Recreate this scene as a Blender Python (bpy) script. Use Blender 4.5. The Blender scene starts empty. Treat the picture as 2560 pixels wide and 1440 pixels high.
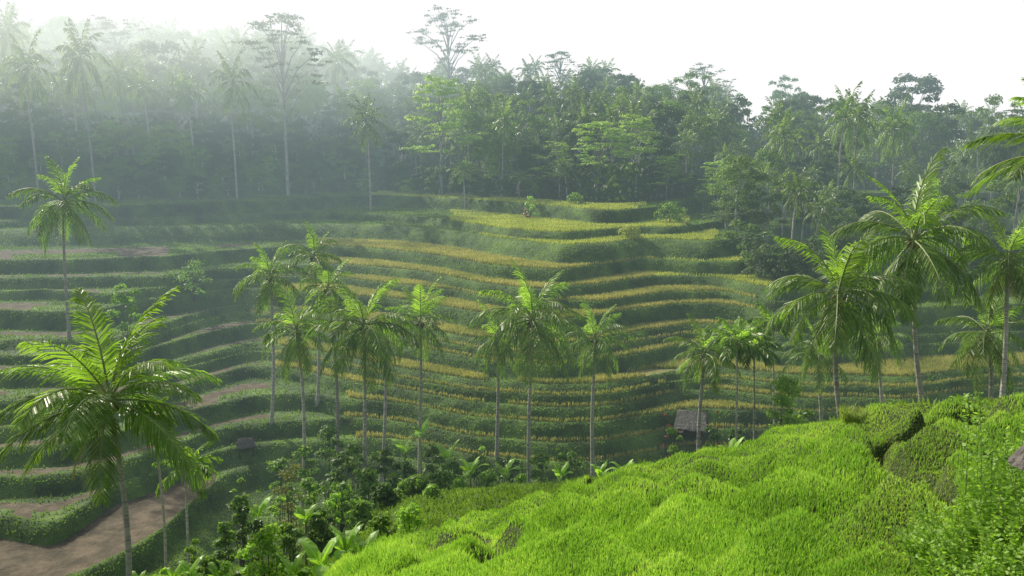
import bpy, math, random
import numpy as np
from mathutils import Vector, Matrix
from mathutils.bvhtree import BVHTree
random.seed(7); R=np.random.RandomState(7)
scene=bpy.context.scene; COL=scene.collection
F=2217.0; CX=1280.0; CY=720.0; P=math.atan(340/2217.0); CP,SP=math.cos(P),math.sin(P)
# ---------------------------------------------------------------- helpers
def slope_t(py):
    v=(CY-np.asarray(py,float))/F
    return (SP-v*CP)/(CP+v*SP)
def xof(px,Y,z): return (np.asarray(px,float)-CX)/F*(Y*CP-z*SP)
def at(px,py,Y):
    z=-float(slope_t(py))*Y
    return Vector((float(xof(px,Y,z)),Y,z))
def sn(x,y,seed,oct=4):
    r=np.random.RandomState(seed); o=0*np.asarray(x,float)
    for i in range(oct):
        for j in range(3):
            a=r.uniform(0,6.283); f=(1.9**i)*r.uniform(.7,1.3)
            o=o+np.sin(f*(x*math.cos(a)+y*math.sin(a))+r.uniform(0,6.283))/(1.7**i)
    return o/4.0
def obj(name,me,mats,parent=None):
    o=bpy.data.objects.new(name,me); COL.objects.link(o)
    if mats is not None and len(me.materials)==0:
        for m in (mats if isinstance(mats,(list,tuple)) else [mats]): me.materials.append(m)
    if parent: o.parent=parent
    return o
def tag(o,label=None,cat=None,group=None,kind=None):
    if label: o['label']=label
    if cat: o['category']=cat
    if group: o['group']=group
    if kind: o['kind']=kind
    return o
def empty(name,loc,rz=0,s=1):
    o=bpy.data.objects.new(name,None); COL.objects.link(o); o.location=loc; o.rotation_euler=(0,0,rz); o.scale=(s,s,s); o.empty_display_size=.3
    return o
def mesh(name,v,f,mats=None,smooth=False):
    me=bpy.data.meshes.new(name); me.from_pydata(v,[],f); 
    if mats:
        for m in (mats if isinstance(mats,(list,tuple)) else [mats]): me.materials.append(m)
    if smooth: me.polygons.foreach_set('use_smooth',np.ones(len(me.polygons),bool))
    me.update(); return me
class MB:
    def __init__(s): s.v=[]; s.f=[]
    def add(s,v,f):
        n=len(s.v); s.v+= [tuple(p) for p in v]; s.f+=[tuple(i+n for i in q) for q in f]
    def tube(s,pts,rad,n=6):
        v=[];f=[]
        pts=[Vector(p) for p in pts]
        for i,p in enumerate(pts):
            d=(pts[min(i+1,len(pts)-1)]-pts[max(i-1,0)]).normalized()
            a=d.cross(Vector((0,1,0.13))).normalized(); b=d.cross(a).normalized()
            for k in range(n):
                t=2*math.pi*k/n; v.append(p+(a*math.cos(t)+b*math.sin(t))*rad[i])
        for i in range(len(pts)-1):
            for k in range(n): f.append((i*n+k,i*n+(k+1)%n,(i+1)*n+(k+1)%n,(i+1)*n+k))
        f.append(tuple(range(n))[::-1]); f.append(tuple((len(pts)-1)*n+k for k in range(n)))
        s.add(v,f)
    def ball(s,c,r,n=6,m=4):
        v=[];f=[]
        for i in range(m+1):
            a=math.pi*i/m
            for k in range(n):
                t=2*math.pi*k/n; v.append((c[0]+r*math.sin(a)*math.cos(t),c[1]+r*math.sin(a)*math.sin(t),c[2]+r*1.15*math.cos(a)))
        for i in range(m):
            for k in range(n): f.append((i*n+k,(i+1)*n+k,(i+1)*n+(k+1)%n,i*n+(k+1)%n))
        s.add(v,f)
    def mesh(s,name,mats=None,smooth=False): return mesh(name,s.v,s.f,mats,smooth)
# ---------------------------------------------------------------- materials
def nd(nt,t,**k):
    n=nt.nodes.new(t)
    for a,b in k.items(): setattr(n,a,b)
    return n
def make_painted_haze():  # haze painted into every material as emission by world position, no volume
    g=bpy.data.node_groups.new('painted_haze','ShaderNodeTree')
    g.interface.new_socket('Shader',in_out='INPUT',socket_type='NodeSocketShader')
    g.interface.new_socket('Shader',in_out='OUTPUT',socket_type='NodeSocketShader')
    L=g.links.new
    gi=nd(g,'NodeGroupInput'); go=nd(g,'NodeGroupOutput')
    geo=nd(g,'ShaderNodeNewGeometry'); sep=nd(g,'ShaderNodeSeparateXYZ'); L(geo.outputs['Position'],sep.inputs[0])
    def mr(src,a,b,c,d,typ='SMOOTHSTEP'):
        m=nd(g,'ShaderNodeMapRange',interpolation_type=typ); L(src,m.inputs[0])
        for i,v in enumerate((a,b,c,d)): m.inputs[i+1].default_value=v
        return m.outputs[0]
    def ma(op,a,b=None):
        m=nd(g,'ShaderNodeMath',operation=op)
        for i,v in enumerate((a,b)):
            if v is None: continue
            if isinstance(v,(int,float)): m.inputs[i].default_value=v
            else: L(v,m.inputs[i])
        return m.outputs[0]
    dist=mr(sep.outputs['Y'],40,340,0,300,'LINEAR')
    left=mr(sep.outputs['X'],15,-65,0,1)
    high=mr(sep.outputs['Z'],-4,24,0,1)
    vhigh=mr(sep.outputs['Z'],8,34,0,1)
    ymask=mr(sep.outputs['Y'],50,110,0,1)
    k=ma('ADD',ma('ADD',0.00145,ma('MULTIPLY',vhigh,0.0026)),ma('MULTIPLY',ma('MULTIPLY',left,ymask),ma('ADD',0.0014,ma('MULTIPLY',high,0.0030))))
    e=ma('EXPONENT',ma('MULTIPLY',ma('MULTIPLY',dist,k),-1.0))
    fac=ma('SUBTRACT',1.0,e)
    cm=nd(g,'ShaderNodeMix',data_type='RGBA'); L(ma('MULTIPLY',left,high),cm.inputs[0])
    cm.inputs[6].default_value=(.45,.58,.63,1); cm.inputs[7].default_value=(1.08,1.15,1.1,1)  # upper left haze colour painted brighter as sun glow
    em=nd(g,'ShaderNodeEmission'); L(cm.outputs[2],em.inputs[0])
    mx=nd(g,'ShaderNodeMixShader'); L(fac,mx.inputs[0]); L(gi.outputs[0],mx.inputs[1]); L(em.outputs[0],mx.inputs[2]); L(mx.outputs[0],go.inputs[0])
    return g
PAINTED_HAZE=make_painted_haze()
def mat(name,c1,c2,scale=1.0,rough=.7,trans=0.0,island=False,spec=.3,bump=0,c3=None,tcol=None,stretch=None,ri=.5):
    m=bpy.data.materials.new(name); m.use_nodes=True; nt=m.node_tree; nt.nodes.clear(); L=nt.links.new
    geo=nd(nt,'ShaderNodeNewGeometry')
    no=nd(nt,'ShaderNodeTexNoise'); no.inputs['Scale'].default_value=scale; no.inputs['Detail'].default_value=5; no.inputs['Roughness'].default_value=.65
    if stretch:
        mp=nd(nt,'ShaderNodeMapping'); mp.inputs['Scale'].default_value=stretch; L(geo.outputs['Position'],mp.inputs[0]); L(mp.outputs[0],no.inputs['Vector'])
    else: L(geo.outputs['Position'],no.inputs['Vector'])
    rm=nd(nt,'ShaderNodeMapRange'); rm.inputs[1].default_value=.34; rm.inputs[2].default_value=.66; L(no.outputs['Fac'],rm.inputs[0])
    f=rm.outputs[0]
    if island:
        a=nd(nt,'ShaderNodeMath',operation='MULTIPLY_ADD'); L(geo.outputs['Random Per Island'],a.inputs[0]); a.inputs[1].default_value=ri
        b=nd(nt,'ShaderNodeMath',operation='MULTIPLY'); L(f,b.inputs[0]); b.inputs[1].default_value=1.1-ri; L(b.outputs[0],a.inputs[2]); f=a.outputs[0]
    cr=nd(nt,'ShaderNodeValToRGB'); e=cr.color_ramp.elements; e[0].color=(*c1,1); e[1].color=(*c2,1)
    if c3: x=e.new(.5); x.color=(*c3,1)
    L(f,cr.inputs[0]); col=cr.outputs[0]
    oi=nd(nt,'ShaderNodeObjectInfo'); hs=nd(nt,'ShaderNodeHueSaturation')
    mv=nd(nt,'ShaderNodeMapRange'); L(oi.outputs['Random'],mv.inputs[0]); mv.inputs[3].default_value=.75; mv.inputs[4].default_value=1.3
    L(mv.outputs[0],hs.inputs['Value']); L(col,hs.inputs['Color']); col=hs.outputs[0]
    p=nd(nt,'ShaderNodeBsdfPrincipled'); L(col,p.inputs['Base Color']); p.inputs['Roughness'].default_value=rough; p.inputs['Specular IOR Level'].default_value=spec
    if bump:
        bn=nd(nt,'ShaderNodeTexNoise'); bn.inputs['Scale'].default_value=scale*6; bn.inputs['Detail'].default_value=6; L(geo.outputs['Position'],bn.inputs['Vector'])
        bb=nd(nt,'ShaderNodeBump'); bb.inputs['Strength'].default_value=bump; bb.inputs['Distance'].default_value=.1; L(bn.outputs['Fac'],bb.inputs['Height']); L(bb.outputs[0],p.inputs['Normal'])
    sh=p.outputs[0]
    if trans>0:
        tr=nd(nt,'ShaderNodeBsdfTranslucent'); h2=nd(nt,'ShaderNodeMix',data_type='RGBA',blend_type='MULTIPLY'); h2.inputs[0].default_value=1
        L(col,h2.inputs[6]); h2.inputs[7].default_value=(*(tcol or (1.7,1.8,.7)),1); L(h2.outputs[2],tr.inputs[0])
        mx=nd(nt,'ShaderNodeMixShader'); mx.inputs[0].default_value=trans; L(sh,mx.inputs[1]); L(tr.outputs[0],mx.inputs[2]); sh=mx.outputs[0]
    hz=nd(nt,'ShaderNodeGroup'); hz.node_tree=PAINTED_HAZE; L(sh,hz.inputs[0])
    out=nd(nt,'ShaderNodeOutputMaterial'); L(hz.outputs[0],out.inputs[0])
    m.cycles.emission_sampling='NONE'
    return m
M={}
M['bank']=mat('bank_grass',(.034,.062,.016),(.13,.21,.042),.30,.9,0,bump=.9,c3=(.07,.125,.027))
M['bankblade']=mat('bank_blades',(.06,.11,.02),(.20,.31,.06),.30,.7,.38,True,ri=.3)
M['soil']=mat('ploughed_soil',(.055,.047,.027),(.165,.13,.08),.9,.95,0,bump=1.0,c3=(.105,.083,.05))
M['goldground']=mat('rice_floor',(.13,.14,.04),(.22,.21,.07),1,.9)
M['gold']=mat('golden_rice',(.24,.28,.075),(.52,.49,.17),.18,.75,.33,True,c3=(.38,.38,.12),tcol=(1.3,1.3,.75),ri=.2)
M['lime']=mat('ripening_rice',(.28,.34,.07),(.55,.57,.17),.3,.75,.4,True,tcol=(1.3,1.4,.6),ri=.3)
M['greenrice']=mat('young_rice',(.08,.145,.028),(.21,.32,.07),.3,.7,.35,True,ri=.3)
M['fgground']=mat('slope_soil',(.03,.05,.014),(.09,.13,.035),1.4,.95,0,bump=1.0)  # soil tone darkened so bare creases read as shade
M['fgblade']=mat('sunlit_rice_blades',(.11,.21,.03),(.42,.54,.13),.33,.7,.36,True,c3=(.24,.40,.06),tcol=(1.45,1.5,.7),ri=.4)
M['fgdry']=mat('dry_path_grass',(.18,.25,.07),(.38,.45,.16),.8,.8,.33,True)
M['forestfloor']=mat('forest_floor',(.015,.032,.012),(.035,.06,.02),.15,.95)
M['frond']=mat('palm_frond',(.062,.115,.024),(.19,.285,.07),.8,.42,.44,True,spec=.5,tcol=(1.7,1.95,.6))
M['frondyoung']=mat('palm_frond_young',(.13,.22,.035),(.28,.40,.09),.8,.42,.48,True,spec=.5,tcol=(1.6,1.85,.6))
M['frondold']=mat('palm_frond_old',(.16,.16,.06),(.29,.26,.11),.8,.5,.40,True,tcol=(1.6,1.6,.6))
M['rachis']=mat('frond_rachis',(.15,.20,.06),(.28,.32,.12),2,.5)
M['trunk']=mat('palm_trunk',(.20,.185,.16),(.50,.47,.41),1.2,.9,0,bump=.5,stretch=(1,1,9))
M['bark']=mat('pale_bark',(.20,.20,.18),(.44,.44,.39),1.5,.9)
M['darkbark']=mat('dark_bark',(.05,.045,.03),(.13,.11,.08),1.5,.9)
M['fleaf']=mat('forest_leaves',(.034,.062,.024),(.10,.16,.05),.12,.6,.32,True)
M['fleaf2']=mat('forest_leaves_light',(.07,.13,.03),(.18,.27,.06),.12,.6,.36,True)
M['feather']=mat('feathery_light_leaves',(.17,.27,.06),(.36,.48,.13),.3,.6,.48,True)
M['fpalm']=mat('forest_palm_leaves',(.06,.11,.035),(.18,.26,.085),.3,.40,.42,True,spec=.6)
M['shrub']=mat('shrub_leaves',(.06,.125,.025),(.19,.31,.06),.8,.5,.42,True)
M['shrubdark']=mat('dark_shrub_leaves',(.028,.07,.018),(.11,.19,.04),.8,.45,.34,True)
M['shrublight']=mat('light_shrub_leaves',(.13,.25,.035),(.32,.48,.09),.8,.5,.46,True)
M['olive']=mat('olive_leaves',(.10,.115,.045),(.24,.25,.10),.8,.6,.35,True)
M['banana']=mat('banana_leaf',(.14,.28,.03),(.30,.48,.08),.9,.4,.46,True,spec=.5)
M['thatch']=mat('thatch',(.085,.078,.068),(.20,.185,.16),3,.95,0,bump=1.0,stretch=(4,4,.6))
M['wood']=mat('hut_wood',(.05,.038,.028),(.10,.075,.055),3,.9)
M['red']=mat('red_leaves',(.13,.02,.015),(.28,.06,.03),1,.5,.25,True,tcol=(1.3,.7,.5))
M['orange']=mat('orange_spathe',(.5,.16,.03),(.65,.28,.06),1,.6,.2,True,tcol=(1.4,1,.5))
M['coconut']=mat('coconut_husk',(.10,.09,.025),(.2,.17,.06),3,.6)
# ---------------------------------------------------------------- terrain: terraced hillside
PX=np.arange(-520,3090,5.0); NC=len(PX)
def curve(pts,win=9):
    a=np.array(pts,float); y=np.interp(PX,a[:,0],a[:,1])
    k=np.hanning(win+2)[1:-1]; k/=k.sum(); return np.convolve(np.pad(y,win//2,mode='edge'),k,'valid')
LV=[ # z, riser width, control points (upwards from the stream)
(-26.0,1.5,[(-300,1560),(0,1510),(200,1440),(400,1330),(500,1240),(560,1180),(700,1150),(900,1140),(1300,1160),(1700,1170),(2900,1150)]),
(-24.9,1.2,[(-300,1300),(0,1290),(130,1315),(220,1262),(330,1180),(430,1165),(560,1120),(700,1105),(900,1100),(1150,1094),(1300,1125),(1450,1146),(1600,1142),(1700,1122),(1900,1112),(2900,1090)]),
(-23.8,1.1,[(-300,1200),(0,1195),(150,1192),(260,1165),(430,1120),(520,1080),(600,1060),(700,1055),(900,1048),(1180,1076),(1350,1098),(1440,1098),(1540,1088),(1650,1076),(1800,1068),(2900,1050)]),
(-22.6,1.1,[(-300,1130),(0,1120),(150,1115),(300,1080),(500,1020),(650,985),(750,985),(900,1004),(1330,1040),(1480,1054),(1600,1046),(1720,1026),(1900,1030),(2900,1010)]),
(-21.7,1.0,[(-300,1075),(0,1068),(150,1055),(300,1020),(450,965),(620,915),(750,925),(900,962),(1150,992),(1400,1010),(1480,1014),(1580,1002),(1700,980),(1800,978),(1900,990),(2040,998),(2300,975),(2440,958),(2900,945)]),
(-20.4,1.1,[(-300,1005),(0,998),(150,985),(300,945),(450,900),(640,855),(800,880),(1000,925),(1180,950),(1400,966),(1500,964),(1600,948),(1700,926),(1800,922),(2000,938),(2250,945),(2400,925),(2900,895)]),
(-19.15,1.1,[(-300,930),(0,925),(160,925),(300,890),(390,868),(520,830),(640,806),(760,820),(1000,868),(1200,898),(1400,914),(1500,904),(1600,886),(1700,864),(1800,856),(2000,874),(2400,850),(2900,840)]),
(-17.8,1.1,[(-300,855),(0,848),(150,845),(270,850),(350,830),(480,785),(600,758),(760,775),(1000,818),(1200,850),(1400,862),(1500,850),(1600,830),(1720,812),(1850,812),(2000,828),(2400,810),(2900,790)]),
(-16.1,1.2,[(-300,785),(0,775),(240,780),(330,758),(420,722),(520,708),(640,722),(980,748),(1190,782),(1380,802),(1480,792),(1580,774),(1700,760),(1830,764),(2000,787),(2200,770),(2900,745)]),
(-14.0,1.2,[(-300,700),(0,695),(400,690),(480,680),(560,672),(820,660),(940,668),(1060,682),(1200,708),(1340,724),(1480,712),(1650,690),(1780,692),(1850,706),(1930,722),(2040,718),(2200,692),(2900,665)]),
(-12.5,1.2,[(-300,655),(0,650),(200,648),(430,640),(600,622),(780,614),(950,622),(1100,642),(1220,664),(1400,675),(1520,658),(1650,644),(1760,654),(1850,656),(1960,640),(2100,608),(2900,592)]),
(-10.5,3.4,[(-300,578),(0,575),(800,560),(1000,566),(1150,580),(1220,592),(1400,613),(1500,609),(1600,598),(1680,600),(1760,604),(1840,596),(1940,568),(2100,542),(2900,540)]),
(-9.5,1.3,[(-300,560),(0,552),(250,545),(500,536),(800,531),(1000,538),(1100,548),(1200,564),(1300,577),(1420,582),(1520,572),(1600,567),(1680,570),(1770,558),(1870,536),(2000,520),(2900,518)]),
(-7.65,1.3,[(-300,518),(0,516),(400,512),(700,500),(940,488),(1200,501),(1400,517),(1490,526),(1570,526),(1650,516),(1740,500),(1850,484),(2900,480)]),
]
base=[]
for i,(z,rw,pts) in enumerate(LV):
    c=curve(pts,21); y=-z/slope_t(c)
    y=y+.75*sn(PX/120,i*.30+0*PX,11,2)+.28*sn(PX/50,0*PX,40+i,2)
    base.append([z,rw,y,14-i])
full=[]
for i,bq in enumerate(base):
    full.append(bq)
    if i in (4,6,8):
        up=base[i+1]
        mixf=np.clip(.70+.85*sn(PX/170,i*1.9+0*PX,300+i,2),.30,1.0)
        zz=(bq[0]+up[0])/2+.1*math.sin(i*2.1)
        full.append([zz,min(bq[1],up[1])*.62,bq[2]+(up[2]-bq[2])*mixf,bq[3]])
n=len(full); YL=[q[2] for q in full]
for i in range(n-2,-1,-1): YL[i]=np.minimum(YL[i],YL[i+1]-full[i+1][1]-.5)
rows=[]  # (Y,z,kind to next row)
def row(Y,z,kind): rows.append((np.broadcast_to(np.asarray(Y,float),PX.shape).copy(),np.broadcast_to(np.asarray(z,float),PX.shape).copy(),kind))
row(34,-31,'bank'); row(YL[0]-9,-28.4,'bank'); row(YL[0]-4,-27.4,'bank')
zl=-27.2
for i,(z,rw,_,lv) in enumerate(full):
    Y=YL[i]; w1=.13*sn(PX/22,i+0*PX,90+i,3); w2=.12*sn(PX/17,i+0*PX,190+i,3)
    foot=Y-rw
    row(foot+w2,zl,'bank'); row(foot+rw*.22+w1,zl+(z-zl)*.36+w1,'bank'); row(foot+rw*.5-w2,zl+(z-zl)*.72+w2*.7,'bank'); row(foot+rw*.8+w1*.5,zl+(z-zl)*.95+w1*.4,'bank'); row(Y+w1*.5,z+.08+w1*.4,'bank'); row(Y+.30,z+.04,('tread',lv,i,0))
    if i<n-1:
        nf=YL[i+1]-full[i+1][1]
        for qi,q in enumerate((.35,.7)): row(Y+.30+(nf-Y-.30)*q,z,('tread',lv,i,qi+1))
    zl=z
YT=YL[-1]
left=np.clip((960-PX)/70,0,1); left=left*left*(3-2*left)
row(YT+5,-7.6,('tread',1,n,0)); 
edge=YT+10
row(edge,-7.5+left*.3,'forestb')
mz=curve([(-300,1.5),(0,1),(300,-.5),(500,-.2),(700,0),(860,-.8),(960,-3)])
mid=left*mz+(1-left)*-7.6
row(edge+1.5+0*PX,left*(mz-2.6)+(1-left)*-7.6,'forestb'); row(edge+4.5,mid,'forest')
rg=curve([(-300,16),(0,15.5),(500,14.5),(800,13.5),(1000,10.5),(1500,8),(1900,4.5),(2300,1.5),(2560,-2),(2900,-4)],15)
ys=np.maximum(edge+8,158)
for q,(dy) in enumerate((0,12,24,38,55,75)):
    u=dy/75; zz=mid+(rg-mid)*(u**.8)
    row(ys+dy,zz+1.0*sn(PX/130,dy/30+0*PX,60,3)*u,'forest')
row(ys+110,rg-4,'forest'); row(ys+260,-34+0*PX,'forest')
NR=len(rows)
TY=np.array([r[0] for r in rows]); TZ=np.array([r[1] for r in rows]); TX=xof(PX[None,:],TY,TZ)
def grid_faces(nr,nc):
    i=np.arange(nr-1)[:,None]; j=np.arange(nc-1)[None,:]; a=i*nc+j
    return np.stack([a,a+1,a+nc+1,a+nc],-1).reshape(-1,4)
gapn={i:sn(PX/60,i*3.3+0*PX,700+i,3) for i in range(-1,n+2)}
def crop(lv,i,q,c):
    px=PX[c]+10*math.sin(i*1.7)+6*math.sin(q*9+i); g=gapn[i][c]
    if lv==1: return 'lime' if 930<px<1600 else 'green'
    if lv==2: return 'lime' if 1130<px<1720 else 'green'
    if lv==3: return 'lime' if 1190<px<1780 else 'green'
    if g>.85 and px<2500: return 'green'
    so='soil' if (q==1 or (q==0 and g<-.3)) else 'green'
    if lv in(4,5):
        if px<790: return so if (px<420 or 540<px<640) and g<.2 else 'green'
        return 'gold' if px<1640 else ('lime' if px<(1850 if lv==4 else 1960) else 'green')
    if lv in(6,7,8):return (so if (px<240 or px>345) and g<.3 else 'green') if px<690+60*math.sin(lv*3) else ('gold' if px<1880 else 'green')
    if lv in(9,10): return (so if g<.35 else 'green') if px<690 else 'gold'
    if lv==14: return 'soil' if px<540 and g<.7 else 'green'
    if lv==13: return so if px<380 else ('green' if px<900 else 'gold')
    return (so if g<.4 else 'green') if px<660 else ('gold' if px>860 and px<2500 else 'green')
MI={'bank':0,'soil':1,'gold':2,'lime':2,'green':0,'forest':3}
mi=np.zeros((NR-1,NC-1),int); kind=np.empty((NR-1,NC-1),object)
for r in range(NR-1):
    k=rows[r][2]
    for c in range(NC-1):
        kk=k
        if isinstance(k,tuple): kk=crop(k[1],k[2],k[3],c)
        if kk=='forestb': kk='bank' if PX[c]<1500 else 'forest'
        kind[r,c]=kk; mi[r,c]=MI[kk]
verts=np.stack([TX,TY,TZ],-1).reshape(-1,3); faces=grid_faces(NR,NC)
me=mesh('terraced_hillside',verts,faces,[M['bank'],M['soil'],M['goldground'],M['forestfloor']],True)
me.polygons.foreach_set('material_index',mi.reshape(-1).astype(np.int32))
hill=obj('terraced_hillside',me,None); tag(hill,'curving rice terraces stepped up the far hillside','hillside',kind='structure')
bvh1=BVHTree.FromPolygons(verts.tolist(),faces.tolist())
# ---------------------------------------------------------------- foreground slope
lippy=curve([(-520,1760),(500,1700),(740,1580),(820,1500),(950,1425),(1100,1350),(1250,1290),(1400,1236),(1500,1202),(1650,1162),(1750,1140),(1850,1124),(1920,1088),(2050,1060),(2150,1030),(2300,1006),(2450,992),(2560,992),(3000,985)],7)
lipY=curve([(-520,26),(700,26),(1000,30),(1400,34),(1700,34),(2050,31),(2300,29),(2560,28),(3000,27)])
lt=slope_t(lippy); lipz=-lt*lipY
fr=[]
n2=260
nt_=np.maximum(.53,lt+.01); nY=np.full(NC,12.5); nz=-nt_*nY
for q in range(14): u=q/14; fr.append((2+(nY-2)*u,-2.6+(nz+2.6)*u))
for q in range(n2+1):
    u=q/n2; Y=nY+(lipY-nY)*u; z=nz+(lipz-nz)*(u**1.05)
    fr.append((Y,z))
dark=slope_t(curve([(-520,1500),(700,1440),(850,1350),(950,1270),(1100,1232),(1300,1215),(1420,1207),(1520,1200),(1700,1175),(1900,1130),(2050,1090),(2300,1040),(3000,1020)]))
dark=np.minimum(dark,lt+.1); dark=np.where(PX>1500,lt+.028,dark)
b=np.maximum(-26.5,-dark*50)
fr.append((lipY+.8,lipz-.4)); fr.append((lipY+2.5,lipz-1.3))
for q in (.25,.5,.75): fr.append((lipY+2.5+(50-lipY-2.5)*q,(lipz-1.3)+(b-lipz+1.3)*q+.35*sn(PX/50,q*5+0*PX,801,3)))
fr.append((50+0*PX,b)); fr.append((60+0*PX,np.minimum(b-4,-25.5))); fr.append((70+0*PX,-31+0*PX))
FY=np.array([a for a,_ in fr]); FZ=np.array([np.broadcast_to(z,PX.shape) for _,z in fr]); FX=xof(PX[None,:],FY,FZ)
def saw(v,c=.80):
    s=v-np.floor(v); up=s/c; dn=(1-s)/(1-c); h=np.minimum(up,dn); return h*h*(3-2*h)*.4+h*.6
def lumps(X,Y):
    wq=sn(X/5.5,Y/5.5,5,3); g=sn(X/1.3,Y/1.3,9,3); d=sn(X/.5,Y/.5,8,2)
    a=saw((X*.95+Y*.40+2.0*wq+.25*g)/2.6,.90)          # ridges running down towards the viewer
    c=saw((-Y*.80+X*.50+1.8*sn(X/4,Y/4,15,3)+.22*g)/2.2,.10)  # small overgrown steps
    gl=np.exp(-(sn(X/3.2+.3*g,Y/7.0,27,2)/.04)**2)
    return .78*a*(.25+.75*np.clip(sn(X/7,Y/7,71,2)+.6,0,1))+.66*c+.08*g+.05*d-.60*gl-.62
w=np.zeros(FY.shape[0]); w[6:14+n2]=1; w[14+n2-8:14+n2+1]=np.linspace(1,.6,9); w[14+n2+1:]=.45; w[-3:]=.2
amp=np.clip((FY-5)/10,0,1)*(.55+.45*np.clip(FY/25,0,1))
FZ=FZ+lumps(FX,FY)*amp*w[:,None]
fv=np.stack([FX,FY,FZ],-1).reshape(-1,3); ff=grid_faces(len(fr),NC)
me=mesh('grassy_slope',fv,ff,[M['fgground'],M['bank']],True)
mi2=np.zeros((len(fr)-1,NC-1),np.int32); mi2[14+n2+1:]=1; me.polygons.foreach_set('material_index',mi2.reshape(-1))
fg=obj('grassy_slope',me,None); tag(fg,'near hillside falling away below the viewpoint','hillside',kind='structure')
bvh2=BVHTree.FromPolygons(fv.tolist(),ff.tolist())
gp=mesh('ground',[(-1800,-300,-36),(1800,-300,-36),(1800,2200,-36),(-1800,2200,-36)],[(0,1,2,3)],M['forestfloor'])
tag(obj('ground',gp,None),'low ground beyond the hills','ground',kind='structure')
def gz(x,y):
    best=-36
    for b_ in (bvh1,bvh2):
        h=b_.ray_cast(Vector((x,y,80)),Vector((0,0,-1)))
        if h[0] is not None: best=max(best,h[0].z)
    return best
def hit(px,py):
    d=at(px,py,100).normalized(); best=None
    for b_ in (bvh1,bvh2):
        h=b_.ray_cast(Vector((0,0,0)),d)
        if h[0] is not None and (best is None or h[0].length<best.length): best=h[0]
    return best or at(px,py,80)
# ---------------------------------------------------------------- scattered blades
def sample(GX,GY,GZ,mask,count,wt=None):
    A=np.stack([GX,GY,GZ],-1)
    a=A[:-1,:-1];b=A[:-1,1:];c=A[1:,1:];d=A[1:,:-1]
    rr,cc=np.nonzero(mask)
    a,b,c,d=a[rr,cc],b[rr,cc],c[rr,cc],d[rr,cc]
    ar=np.linalg.norm(np.cross(c-a,d-b),axis=1)
    if wt is not None: ar=ar*wt(a)
    idx=R.choice(len(ar),count,p=ar/ar.sum()); u=R.rand(count,1); v=R.rand(count,1)
    return (a[idx]*(1-u)+b[idx]*u)*(1-v)+(d[idx]*(1-u)+c[idx]*u)*v
def blades(pts,h,w,lean,seed=1,bias=(0,0,0)):
    r=np.random.RandomState(seed); N=len(pts)
    a=r.rand(N)*6.283; side=np.stack([np.cos(a),np.sin(a),0*a],-1)
    hh=(h*(.55+.9*r.rand(N)))[:,None] if np.isscalar(h) else h[:,None]*(.6+.8*r.rand(N))[:,None]
    le=np.stack([r.randn(N),r.randn(N),0*a],-1)*lean+np.array(bias)
    tip=pts+hh*(np.array([0,0,1])+le)
    ww=(w*(.6+.8*r.rand(N)))[:,None]
    b0=pts-side*ww-np.array([0,0,.04]); b1=pts+side*ww-np.array([0,0,.04])
    m0=pts+hh*(np.array([0,0,.55])+le*.35)
    v=np.stack([b0,b1,m0+side*ww*.8,tip,m0-side*ww*.8],1).reshape(-1,3)
    f=np.arange(N*5).reshape(-1,5)
    return v,f
inpx=(PX[:-1]>-60)&(PX[:-1]<2640)
def stuff(name,pts,h,w,lean,m,label,cat,seed):
    v,f=blades(pts,h,w,lean,seed); o=obj(name,mesh(name,v,f,m),None); tag(o,label,cat,kind='stuff'); return o
near=lambda a:1/np.maximum(a[:,1],40)**1
pg=sample(TX,TY,TZ,(kind=='gold')&inpx[None,:],170000,near)
keep=sn(pg[:,0]/5,pg[:,1]/2,77,3)>-.75
stuff('golden_rice',pg[keep],.36,.05,.2,M['gold'],'ripe golden rice standing on the middle terraces','rice',3)
pl=sample(TX,TY,TZ,(kind=='lime')&inpx[None,:],70000)
stuff('ripening_rice',pl,.30,.07,.25,M['lime'],'yellow green rice on the sunlit top terraces','rice',4)
tread=np.array([isinstance(r[2],tuple) for r in rows[:-1]])[:,None]
pgn=sample(TX,TY,TZ,(kind=='green')&tread&inpx[None,:],70000)
stuff('young_rice',pgn,.20,.06,.3,M['greenrice'],'green young rice on the shaded side terraces','rice',5)
pb=sample(TX,TY,TZ,(kind=='bank')&inpx[None,:]&(TY[:-1,:-1]<175),200000,near)
stuff('bank_grass',pb,.11,.045,.8,M['bankblade'],'dark grass covering the terrace banks','grass',6)
# foreground
rr=np.arange(len(fr)-1)
fm=((rr>=12)&(rr<14+n2+2))[:,None]&((PX[:-1]>720)&(PX[:-1]<2660))[None,:]
pf=sample(FX,FY,FZ,fm,560000,lambda a:1/np.maximum(a[:,1],8)**1.7)
pc=np.interp(pf[:,1],[12,18,24,29],[5.9,8.4,11.0,13.2])+.35*np.sin(pf[:,1]*.7)
prob=np.exp(-((pf[:,0]-pc)/1.0)**2)
cl=sn(pf[:,0]/.7,pf[:,1]/.7,21,3); cl2=sn(pf[:,0]/3,pf[:,1]/3,22,3)
gg=sn(pf[:,0]/1.3,pf[:,1]/1.3,9,3); gul=np.exp(-(sn(pf[:,0]/3.2+.3*gg,pf[:,1]/7.0,27,2)/.05)**2)
e_=.06
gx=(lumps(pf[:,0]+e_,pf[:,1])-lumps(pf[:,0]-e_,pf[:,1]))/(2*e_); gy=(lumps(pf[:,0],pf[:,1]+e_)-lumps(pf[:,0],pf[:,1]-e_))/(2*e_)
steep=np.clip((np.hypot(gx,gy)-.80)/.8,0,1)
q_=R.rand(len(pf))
bare=((sn(pf[:,0]/1.1,pf[:,1]/1.1,55,3)>.80)&(q_<.6))|(q_<gul*.8)|(q_<steep*.80)  # steep faces and gullies thinned to dark ground, standing in for relief shading
onpath=R.rand(len(pf))<prob*.5
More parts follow.
